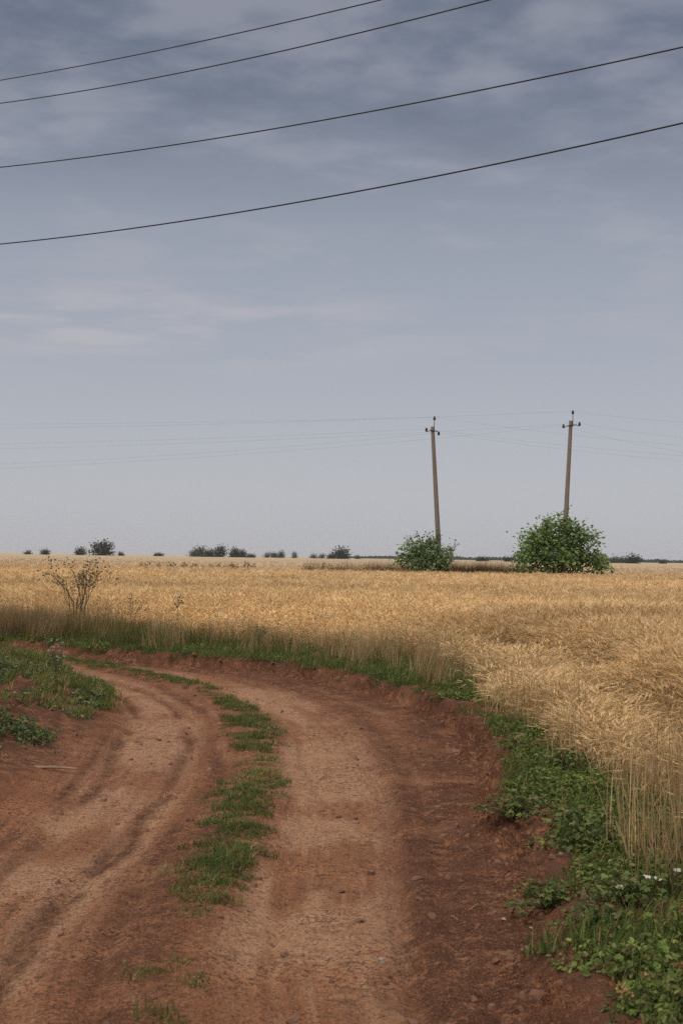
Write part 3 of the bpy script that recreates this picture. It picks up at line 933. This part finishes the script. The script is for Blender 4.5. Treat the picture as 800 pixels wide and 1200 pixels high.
Yw = BOUND + .8
FAR = [(AT[0], 497, 522, 'left pole top'), (AT[1], 520, 534, 'left pole left'), (AT[2], 544, 540, 'left pole right'),
       (BT[0], 502, 495, 'right pole top'), (BT[1], 549, 530, 'right pole left'), (BT[2], 526, 513, 'right pole right')]
FL = ['thin distant wire from the top insulator of the left pole', 'thin distant wire from the left side insulator of the left pole', 'thin distant wire from the bent hook of the left pole',
      'thin distant wire from the top insulator of the right pole', 'thin distant wire from the left crossarm end of the right pole', 'thin distant wire from the right crossarm end of the right pole']
for (pm, yl, yr, _), lb in zip(FAR, FL):
    L0 = at(0, yl, pm[1]); R0_ = at(800, yr, pm[1])
    def parab(a, c, pe, ext):
        # span from insulator a through c, flattening towards its lowest point beyond the frame
        out_ = []
        for u in np.linspace(0, ext, 60):
            q = a + (c - a) * u
            z = a[2] + (c[2] - a[2]) * (1.35 * u - .35 * u * u) if u <= 1.9 else q[2]
            out_.append(np.array([q[0], q[1], z]))
        return out_
    pts = parab(pm, L0, 0, 1.9)[::-1] + parab(pm, R0_, 0, 1.9)[1:]
    wire(pts, .003, M_FWIRE, lb, 'thin wires strung between the far poles')

# four nearer conductors crossing high over the road
NEAR = [((0, 94), (230, 49.5), (445, 0), 22.5, 15.5, .0072, 'topmost of the four dark wires across the sky, leaving at the top edge'),
        ((0, 121), (300, 66.5), (572, 0), 23.0, 15.0, .0078, 'second dark wire from the top across the sky'),
        ((0, 196), (410, 135), (800, 55), 22.5, 14.5, .0085, 'third dark wire from the top, ending high at the right edge'),
        ((0, 286), (420, 224), (800, 144), 24.0, 15.5, .0100, 'lowest and thickest of the four dark wires across the sky')]
for (p0, p1, p2, Ya, Yb, r, lb) in NEAR:
    A = at(*p0, Ya); C = at(*p2, Yb)
    # depth runs straight in plan from A to C; find the middle point on that vertical plane
    d = ray(*p1)
    ax = C[0] - A[0]; ay = C[1] - A[1]
    tt = (A[0] * ay - A[1] * ax) / (d[0] * ay - d[1] * ax)
    B = EYE + d * tt
    L = math.hypot(ax, ay)
    ub = math.hypot(B[0] - A[0], B[1] - A[1]) / L
    # parabola z(u) through the three points
    z0, z2, zb = A[2], C[2], B[2]
    q = ((zb - z0) / ub - (z2 - z0)) / (ub - 1)
    pts = [(A[0] + ax * u, A[1] + ay * u, z0 + (z2 - z0 - q) * u + q * u * u) for u in np.linspace(-.9, 1.9, 90)]
    wire(pts, r, M_WIRE, lb, 'dark wires crossing over the road')

# ------------------------------------------------------------------ far trees
def far_tree(px, Yd, wpx, hpx, shape, label, name='tree', cols=None, group='small trees along the horizon', cat='tree'):
    k_ = Yd / FPX
    base = at(px, 650, Yd)
    w = wpx * k_ * .92; h = hpx * k_ * .9 + .6
    rnd = np.random.default_rng(int(px * 10))
    t_ = empty(name, (base[0], Yd, 0))
    cols = cols or [(.030, .048, .022), (.040, .060, .026), (.022, .036, .018)]
    if shape == 'round':
        lobes = [(0, 0, h * .55, w * .42, w * .42, h * .42), (-w * .25, 0, h * .42, w * .28, w * .3, h * .36), (w * .24, 0, h * .45, w * .28, w * .3, h * .38), (0, 0, h * .25, w * .45, w * .4, h * .2)]
    elif shape == 'tall':
        lobes = [(0, 0, h * .5, w * .40, w * .4, h * .46), (w * .1, 0, h * .75, w * .25, w * .25, h * .26), (-w * .15, 0, h * .35, w * .3, w * .3, h * .3)]
    elif shape == 'pointed':
        lobes = [(0, 0, h * .3, w * .45, w * .4, h * .3), (0, 0, h * .6, w * .26, w * .26, h * .28), (0, 0, h * .84, w * .12, w * .12, h * .17)]
    else:  # ragged
        lobes = [(-w * .3, 0, h * .42, w * .2, w * .2, h * .38), (0, 0, h * .55, w * .2, w * .2, h * .44), (w * .28, 0, h * .36, w * .22, w * .2, h * .34)]
    b, _ = foliage(lobes, 1100 if wpx > 8 else 600, max(.5, min(w, h) * .16), cols, rnd, .2, .8)
    b.build('crown', M_LEAF, t_)
    s = MB(); s.tube([(0, 0, -.2), (0, 0, h * .35), (w * .04, 0, h * .7)], max(.12, w * .035), .05, 7); s.build('trunk', M_BARK, t_)
    return tag(t_, label, cat, group)


GREY = [(.075, .092, .062), (.09, .105, .072), (.06, .075, .052)]
far_tree(32, 900, 8, 3.2, 'round', 'small low shrub on the horizon, leftmost of all', 'bush', cat='bush')
far_tree(53, 900, 9, 5.5, 'round', 'small dark round shrub on the left horizon, second from the left edge', 'bush', cat='bush')
far_tree(94.5, 950, 10, 8, 'round', 'grey green small tree just left of the largest horizon tree', cols=GREY)
far_tree(119.5, 900, 25, 14, 'round', 'largest dark round tree on the left horizon')
far_tree(142, 900, 3.5, 2.6, 'round', 'tiny shrub speck just right of the largest horizon tree', 'bush', cat='bush')
far_tree(186, 1000, 10, 2.6, 'ragged', 'low flat shrub alone between the largest tree and the next clump', 'bush', cat='bush')
far_tree(227, 1000, 8, 8.5, 'round', 'left half of the twin crowned clump on the horizon', cols=GREY)
far_tree(235, 1000, 11, 12, 'pointed', 'peaked grey green tree, right half of the twin crowned clump', cols=GREY)
far_tree(246, 1000, 10, 8, 'round', 'low dark tree beside the peaked grey green tree')
far_tree(258, 1000, 11, 10.5, 'tall', 'upright square dark tree standing alone between two clumps')
far_tree(275, 1000, 9, 10.5, 'pointed', 'dark peaked tree with a lower shoulder to its right')
far_tree(283, 1000, 9, 7.5, 'round', 'lower dark tree tucked to the right of the dark peaked tree')
far_tree(294, 1000, 11, 2.6, 'round', 'low hedge like shrub right of the dark peaked tree', 'bush', cat='bush')
far_tree(313, 1100, 6, 5, 'pointed', 'small grey tree, first of the thin row of four mid horizon trees', cols=GREY)
far_tree(321, 1100, 7, 6.5, 'round', 'small grey round tree, second of the thin row of four', cols=GREY)
far_tree(330, 1100, 7, 7.5, 'tall', 'small dark upright tree, third of the thin row of four')
far_tree(345, 1100, 6, 7.5, 'pointed', 'thin pointed tree, last of the thin row of four', cols=GREY)
far_tree(367, 1100, 8, 4.8, 'round', 'faint grey shrub on the horizon right of the thin row', 'bush', cols=GREY, cat='bush')
far_tree(377, 1100, 7, 4.5, 'round', 'faint grey shrub between its twin and the dark low shrub', 'bush', cols=GREY, cat='bush')
far_tree(388, 1000, 9, 5, 'round', 'low dark shrub touching the left of the round mid horizon tree', 'bush', cat='bush')
far_tree(400, 1000, 14, 12, 'round', 'dark round tree on the horizon, nearest left of the smaller bush')
far_tree(419, 1100, 7, 4, 'round', 'small faint shrub between the dark round tree and the smaller bush', 'bush', cols=GREY, cat='bush')
far_tree(566, 900, 17, 4.5, 'ragged', 'low ragged shrub on the horizon midway between the two poles', 'bush', cat='bush')
far_tree(594, 900, 8, 6, 'round', 'small round shrub on the horizon left of the bigger bush', 'bush', cat='bush')
far_tree(615, 600, 19, 15, 'round', 'dark round tree half hidden behind the left of the bigger bush')
far_tree(719, 1000, 8, 9, 'pointed', 'faint grey tree just right of the bigger bush', cols=GREY)
far_tree(728, 1000, 10, 6.5, 'round', 'faint low tree between the grey tree and the dark round one at right', cols=GREY)
far_tree(742, 900, 19, 10, 'round', 'dark round tree on the right horizon, widest there')
far_tree(776, 1000, 8, 4.5, 'round', 'small shrub on the horizon, rightmost of all', 'bush', cat='bush')

# far belt of woodland, one dark line
rnd = np.random.default_rng(55); b = MB()
for i in range(5200):
    px = rnd.uniform(395, 900)
    Yd = 2000 + rnd.uniform(-40, 40)
    p = at(px, 650, Yd)
    hmax = (2.2 + 2.4 * vnoise(px / 14.0, 3.3)) * (1.0 if px > 500 else .75) * Yd / FPX
    b.leaf((p[0], Yd, rnd.uniform(.3, hmax)), (rnd.normal() * .5, -1, rnd.normal() * .5), rnd.uniform(0, 6.28), 2.6, 2.0, tuple(np.array((.034, .050, .028)) * rnd.uniform(.7, 1.3)))
tag(b.build('distant_woodland', M_LEAF), 'far dark belt of woodland drawn thin along the right horizon', 'woodland', kind='stuff')


# ------------------------------------------------------------------ single plants
def branchy(name, base, h, spread, nb, label, cat, cols, head, seed, stemc=(.27, .19, .115), group=None, heads_name='dry_leaves', depth=2, headcol=None):
    rnd = np.random.default_rng(seed)
    t_ = empty(name, base)
    s = MB(); hd = MB(); tips = []
    def grow(p, d, L, r, lev):
        q = p + d * L * .5 + rnd.normal(size=3) * L * .05; e = p + d * L
        s.tube([p, q, e], r, r * .6, 5, stemc)
        if lev == 0: tips.append((e, d)); return
        for k_ in range(rnd.integers(2, 4)):
            nd = d + rnd.normal(size=3) * np.array([.42, .35, .2]) + np.array([0, 0, .35]); nd /= np.linalg.norm(nd)
            grow(p + d * L * rnd.uniform(.55, 1), nd, L * rnd.uniform(.5, .8), r * .6, lev - 1)
    for k_ in range(nb):
        a = rnd.uniform(0, 6.28); d = np.array([math.cos(a) * spread, math.sin(a) * spread * .6, 1]); d /= np.linalg.norm(d)
        grow(np.array([0, 0, -.02]), d, h * rnd.uniform(.42, .55), .010 * max(.4, h), depth)
    for e, d in tips:
        if heads_name == 'flower_head':
            hd = MB(); hd.lathe([(.002, -.005), (.012, .001), (.016, .005), (.010, .009), (.003, .011)], e, d + rnd.normal(size=3) * .3, 9, jit(cols[0], .2))
            hd.v = [tuple(np.array(v) + rnd.normal(size=3) * .003) for v in hd.v]
            hd.build('flower_head', M_PLANT, t_)
            continue
        for k_ in range(13):
            p = e + rnd.normal(size=3) * head * 1.5
            hd.leaf(p, rnd.normal(size=3), rnd.uniform(0, 6.28), head * rnd.uniform(.6, 1.4), head * .7, tuple(np.array(cols[rnd.integers(len(cols))]) * rnd.uniform(.7, 1.3)))
    s.build('stem', M_PLANT, t_)
    if heads_name != 'flower_head': hd.build(heads_name, M_PLANT, t_)
    return tag(t_, label, cat, group)


def gz1(p): return float(ground([p[0]], [p[1]])['z'][0])


p = gp(88, 750); branchy('dry_shrub', (p[0], p[1] + .3, gz1(p)), 1.45, .30, 7, 'tall dry brown branching weed rising above the wheat at left', 'weed', [(.36, .26, .14), (.28, .20, .10), (.18, .12, .07)], .05, 12)
p = gp(150, 752); branchy('dry_shrub', (p[0], p[1] + .3, gz1(p)), .85, .3, 2, 'short dry weed just right of the tall branching one', 'weed', [(.17, .11, .06)], .035, 13, depth=1)
p = gp(203, 755); branchy('dry_shrub', (p[0], p[1] + .5, gz1(p)), .95, .12, 1, 'single slender dark weed stem poking out of the wheat edge', 'weed', [(.08, .075, .035)], .04, 14, depth=1)
p = gp(70, 818); branchy('flowering_weed', (p[0], p[1], gz1(p)), .50, .2, 3, 'weed with whitish umbel flower heads on top of the soil mound', 'weed', [(.34, .31, .27), (.30, .27, .22)], .020, 15, stemc=(.16, .17, .08), heads_name='flower_head')
p = gp(300, 768); branchy('green_weed', (p[0], p[1] + .2, gz1(p)), .38, .25, 4, 'tall leafy weed standing in the verge grass by the first bend', 'weed', [(.13, .15, .05), (.17, .18, .07)], .026, 16, stemc=(.08, .1, .04), heads_name='leaves')

# low leafy clumps that stand apart on the right verge
def clump(px, py, rad, h, n, label, seed, cols=GB, L=.034):
    random.seed(seed)
    p = gp(px, py)
    t_ = empty('leafy_weed', (p[0], p[1], gz1(p) - .005))
    lv = MB(); st = MB()
    for i in range(n):
        a = random.uniform(0, 6.283); r = rad * math.sqrt(random.random()) * (.75 + .35 * math.sin(a * 3 + seed))
        z = h * (1.05 - (r / rad) ** 2 * .6) * random.uniform(.3, 1.0)
        nrm = (random.gauss(0, .5) + .5 * math.cos(a), random.gauss(0, .5) + .5 * math.sin(a), 1)
        ll = L * random.uniform(.5, 1.2); c = jit(random.choice(cols), .3); az = a + random.gauss(0, .9)
        q = (r * math.cos(a), r * math.sin(a), z)
        lv.leaf(q, nrm, az, ll, ll * .55, c, .25)
        lv.leaf(q, nrm, az + .9, ll * .7, ll * .4, c, .25); lv.leaf(q, nrm, az - .9, ll * .7, ll * .4, c, .25)
        if i % 5 == 0: st.tube([(0, 0, 0), (q[0] * .5, q[1] * .5, z * .7), q], .003, .0018, 4, (.09, .11, .04))
    lv.build('leaves', M_PLANT, t_); st.build('stems', M_PLANT, t_)
    return tag(t_, label, 'weed', 'separate leafy weeds on the right verge')


clump(605, 965, .26, .16, 260, 'leafy green weed clump standing nearest the bare right wheel track', 31)
clump(658, 920, .24, .17, 240, 'leafy weed clump hard against the pale wheat edge, farthest up the verge', 32)
clump(683, 1008, .28, .22, 300, 'bushy weed clump in the middle of the right verge, tallest there', 33)
clump(640, 1058, .22, .13, 200, 'low weed clump on the road side of the verge below the tallest one', 34)
clump(735, 1075, .22, .16, 240, 'dark weed clump just below the small white flowers', 35)
clump(700, 1105, .18, .12, 170, 'small weed clump at the edge of the lowest bare patch of road', 36)

# white flowers
for i, (px, py, lb) in enumerate(((726, 1042, 'small white flower apart from the others, farthest left in the verge'), (744, 1034, 'white flower at the left end of the close row in the verge'), (757, 1030, 'white flower in the middle of the close row in the verge'),
                                  (770, 1032, 'upright white flower right of the middle one in the row'), (793, 1022, 'white flower at the right edge of the photo'))):
    d = ray(px, py); p = gp(px, py, .14); gzz = gz1(p)
    t_ = empty('white_flower', (p[0], p[1], gzz))
    rnd = np.random.default_rng(70 + i)
    h = .14 - gzz
    s = MB(); s.tube([(.02, .02, 0), (.01, 0, h * .6), (0, 0, h)], .003, .002, 5, (.09, .12, .04)); s.build('stem', M_PLANT, t_)
    f = MB()
    for k_ in range(6):
        a = k_ * math.pi / 3 + rnd.uniform(-.2, .2)
        f.leaf((0, 0, h), (.5 * math.cos(a + math.pi), .5 * math.sin(a + math.pi) - .3, 1), a, .026, .022, (.62, .58, .52), .1)
    f.build('petals', M_PLANT, t_)
    tag(t_, lb, 'flower', 'small white flowers in the right verge')

# pale seed spikes close to the lens
SPK = ((724, 1155, 5.05, .30, 'yellowish seed spike farthest left at the bottom right corner'), (752, 1140, 5.2, .34, 'tallest yellowish seed spike, second from the left in the corner'),
       (778, 1155, 5.1, .28, 'yellowish seed spike third from the left in the corner'), (795, 1130, 5.3, .30, 'reddish brown seed spike at the right edge of the corner'))
for i, (px, py, Yd, L, lb) in enumerate(SPK):
    top = at(px, py, Yd); gzz = gz1(top)
    t_ = empty('seed_spike', (top[0] + .06, top[1], gzz))
    rnd = np.random.default_rng(80 + i)
    e = top - np.array([top[0] + .06, top[1], gzz])
    s = MB(); s.tube([(0, 0, -.01), e * .5 + np.array([.02, 0, 0]), e], .004, .0025, 5, (.16, .13, .05)); s.build('stem', M_PLANT, t_)
    f = MB(); c0 = (.42, .29, .13) if i < 3 else (.28, .12, .05)
    for k_ in range(120):
        u = rnd.uniform(.42, 1.0)
        q = e * u + np.array([.02, 0, 0]) * (1 - abs(2 * u - 1)) + rnd.normal(size=3) * .010 * (1.2 - u * .6)
        f.leaf(q, rnd.normal(size=3), rnd.uniform(0, 6.28), .013, .010, jit(c0, .3))
    f.build('seed_head', M_PLANT, t_)
    tag(t_, lb, 'weed', 'seed spikes in the bottom right corner')

# dry stick lying on the soil at the left
p = gp(60, 893)
t_ = MB(); z0 = gz1(p)
t_.tube([(p[0] - .17, p[1] + .02, z0 + .02), (p[0] - .05, p[1] - .01, z0 + .026), (p[0] + .08, p[1] + .015, z0 + .022), (p[0] + .2, p[1] - .01, z0 + .018)], .014, .008, 7, (.34, .22, .14))
t_.tube([(p[0] - .02, p[1], z0 + .026), (p[0] + .06, p[1] + .06, z0 + .035)], .006, .003, 5, (.34, .22, .14))
tag(t_.build('dry_stick', M_PLANT), 'pale dry stick lying on bare soil below the mound', 'stick')

# pale stones on the track
STN = [(590, 1080, .014, 'tiny pale pebble in the loose earth by the right edge of the road'), (622, 1088, .012, 'pale pebble near the lowest bare patch of the verge'), (447, 1118, .022, 'flat pale stone on the right wheel track near the bottom'),
       (245, 900, .016, 'pale pebble left of the middle grass strip'), (276, 835, .018, 'pale pebble beside the far grass patch of the middle strip'), (143, 800, .020, 'pale pebble on the left track beside the mound'),
       (96, 832, .028, 'pale stone on the right foot of the soil mound')]
for i, (px, py, r, lb) in enumerate(STN):
    p = gp(px, py, -.06 if i < 6 else .1)
    b = MB(); src = clods[i % 6]
    b.add([np.array(v) * r for v in src.v], src.f)
    o = b.build('pebble', M_STONE, loc=(p[0], p[1], gz1(p) + r * .4))
    o.rotation_euler = (.3 * i, .2, i)
    tag(o, lb, 'pebble', 'pale pebbles lying on the road')

# thin row of weeds along the far crop edge at the left, and right of the bigger bush
random.seed(5)
wk = []
for kk in range(3):
    b = MB()
    for i in range(16):
        a = random.uniform(0, 6.28); r = random.uniform(0, .18)
        b.ribbon((r * math.cos(a), r * math.sin(a), 0), a, random.uniform(0, .25), random.uniform(.7, 1.25), .045, random.uniform(0, .4), 3, jit((.20, .165, .085), .35), .2)
        b.leaf((r * math.cos(a), r * math.sin(a), random.uniform(.6, 1.1)), (random.gauss(0, 1), -1, .5), a, .16, .09, jit((.15, .14, .07), .35))
    wk.append(b.mesh('tall_weed', M_PLANT))
first = None; n = 0
spots = [(random.uniform(160, 300), 104 + random.uniform(-1, 1), .8) for i in range(30)] + [(289, 104, 1.2), (372, 101, .85), (378, 101, .95), (361, 101, .75)] + [(random.uniform(355, 470), 98, .75) for i in range(14)]
spots2 = [(random.uniform(710, 735), BOUND + 1.5, .7) for i in range(5)] + [(604, BOUND + .8, 1.25), (601, BOUND + .8, 1.1), (738, BOUND + 1.5, .8)] + [(random.uniform(535, 615), BOUND + .9, .75) for i in range(12)]
for px, Yd, s in spots + spots2:
    p = at(px, 660, Yd)
    o = bpy.data.objects.new('tall_weed', wk[n % 3]); COL.objects.link(o); n += 1
    o.location = (p[0], Yd, 0); o.rotation_euler = (0, 0, random.uniform(0, 6.28)); k_ = .85 * s * random.uniform(.75, 1.15) * (1.25 if Yd > 96 else 1.1)
    o.scale = (k_, k_, k_)
    if px < 500: tag(o, 'brownish weed tuft in the thin row along the far crop edge at left', 'weed', 'weeds along the far crop edge at left')
    else: tag(o, 'brownish weed tuft in the rough margin beside the bigger bush', 'weed', 'weeds in the margin beside the bigger bush')

# ------------------------------------------------------------------ air
HAZE_D = 0.00008
if HAZE_D > 0:
    b = MB(); x0, x1, y0, y1, z0, z1 = -4200, 4200, -60, 5300, -1.5, 34
    vs = [(x, y, z) for z in (z0, z1) for x, y in ((x0, y0), (x1, y0), (x1, y1), (x0, y1))]
    b.add(vs, [(3, 2, 1, 0), (4, 5, 6, 7), (0, 1, 5, 4), (1, 2, 6, 5), (2, 3, 7, 6), (3, 0, 4, 7)])
    mt, t, out = new_mat('pale_air')
    v = t.new('ShaderNodeVolumePrincipled'); v.inputs['Density'].default_value = HAZE_D; v.inputs['Color'].default_value = (.82, .85, .92, 1); v.inputs['Anisotropy'].default_value = .2
    t.link(v.outputs[0], out.inputs['Volume'])
    o = b.build('haze', mt); tag(o, kind='stuff', label='thin pale haze over the far fields', cat='haze')

# ------------------------------------------------------------------ sky and sun
SUN_EL, SUN_AZ = 48, 215       # azimuth measured clockwise from +Y
w = bpy.data.worlds.new('World'); SC.world = w; w.use_nodes = True
t = NT(w.node_tree); t.n.clear()
out = t.new('ShaderNodeOutputWorld'); bg = t.new('ShaderNodeBackground'); bg.inputs[1].default_value = .1
sky = t.new('ShaderNodeTexSky', sky_type='NISHITA'); sky.sun_disc = False
sky.sun_elevation = R(SUN_EL); sky.sun_rotation = R(SUN_AZ); sky.air_density = 1.0; sky.dust_density = 2.0; sky.ozone_density = 1.5
tc = t.new('ShaderNodeTexCoord').outputs['Generated']
sp = t.new('ShaderNodeSeparateXYZ'); t.link(tc, sp.inputs[0])
zc = t.math('MAXIMUM', sp.outputs[2], 0.0)
den = t.math('ADD', zc, .09)
cx = t.new('ShaderNodeCombineXYZ')
t.link(t.math('DIVIDE', sp.outputs[0], den), cx.inputs[0]); t.link(t.math('DIVIDE', sp.outputs[1], den), cx.inputs[1])
mp = t.new('ShaderNodeMapping'); mp.inputs['Scale'].default_value = (.9, 1.0, 1); mp.inputs['Location'].default_value = (4.35, 2.1, 0); mp.inputs['Rotation'].default_value = (0, 0, R(-12)); t.link(cx.outputs[0], mp.inputs[0])
n1 = t.noise(mp.outputs[0], 2.5, 5, .5, .15); n2 = t.noise(mp.outputs[0], 7.5, 5, .55, .2)
cl = t.math('ADD', t.math('MULTIPLY', n1, .66), t.math('MULTIPLY', n2, .34))
# overcast layer: pale veil low down, thicker slate cloud higher up
K = 10.0
low = tuple(K * x for x in (.437, .447, .482)); mid = tuple(K * x for x in (.322, .343, .400)); high = tuple(K * x for x in (.150, .172, .226))
zen = tuple(K * x for x in (1.15, 1.08, 1.0)); lightc = tuple(K * x for x in (.40, .39, .43)); dk = tuple(K * x for x in (.075, .088, .12))
c = t.mix(t.ramp(zc, .02, .20), low, mid)
c = t.mix(t.ramp(zc, .16, .36), c, high)
c = t.mix(t.ramp(zc, .42, .75), c, zen)  # unseen zenith, brightened to add light on the ground
up = t.ramp(zc, .06, .24)
c = t.mix(t.math('MULTIPLY', t.ramp(cl, .48, .64), t.math('ADD', .08, t.math('MULTIPLY', up, .30))), c, lightc)
c = t.mix(t.math('MULTIPLY', t.ramp(cl, .54, .34), t.math('MULTIPLY', t.ramp(zc, .22, .36), .6)), c, dk)
# thin warm pale streaks of cloud about nine degrees up
cs_ = t.new('ShaderNodeCombineXYZ'); t.link(t.math('MULTIPLY', sp.outputs[0], 9.0), cs_.inputs[0]); t.link(t.math('MULTIPLY', sp.outputs[2], 55.0), cs_.inputs[1])
n3 = t.noise(cs_.outputs[0], 1.0, 5, .6, .3)
band = t.math('MULTIPLY', t.ramp(zc, .115, .150), t.ramp(zc, .20, .165))
lft = t.math('ADD', .25, t.math('MULTIPLY', t.ramp(sp.outputs[0], .10, -.12), .75))
c = t.mix(t.math('MULTIPLY', t.math('MULTIPLY', band, lft), t.math('MULTIPLY', t.ramp(n3, .42, .66), .42)), c, tuple(K * x for x in (.53, .475, .475)))
c = t.mix(.90, sky.outputs[0], c)
t.link(c, bg.inputs[0]); t.link(bg.outputs[0], out.inputs[0])

sl = bpy.data.lights.new('sun', 'SUN'); sl.energy = 1.5; sl.angle = R(10); sl.color = (1.0, .90, .77)
so = bpy.data.objects.new('sun', sl); COL.objects.link(so)
sd = Vector((math.sin(R(SUN_AZ)) * math.cos(R(SUN_EL)), math.cos(R(SUN_AZ)) * math.cos(R(SUN_EL)), math.sin(R(SUN_EL))))
so.rotation_euler = sd.to_track_quat('Z', 'Y').to_euler(); so.location = (0, 0, 30)

SC.view_settings.view_transform = 'Standard'; SC.view_settings.look = 'None'
SC.view_settings.exposure = 0.15; SC.view_settings.gamma = 1; SC.view_settings.use_curve_mapping = False
SC.cycles.max_bounces = 6; SC.cycles.diffuse_bounces = 3; SC.cycles.transmission_bounces = 4; SC.cycles.volume_bounces = 1
SC.cycles.use_denoising = False
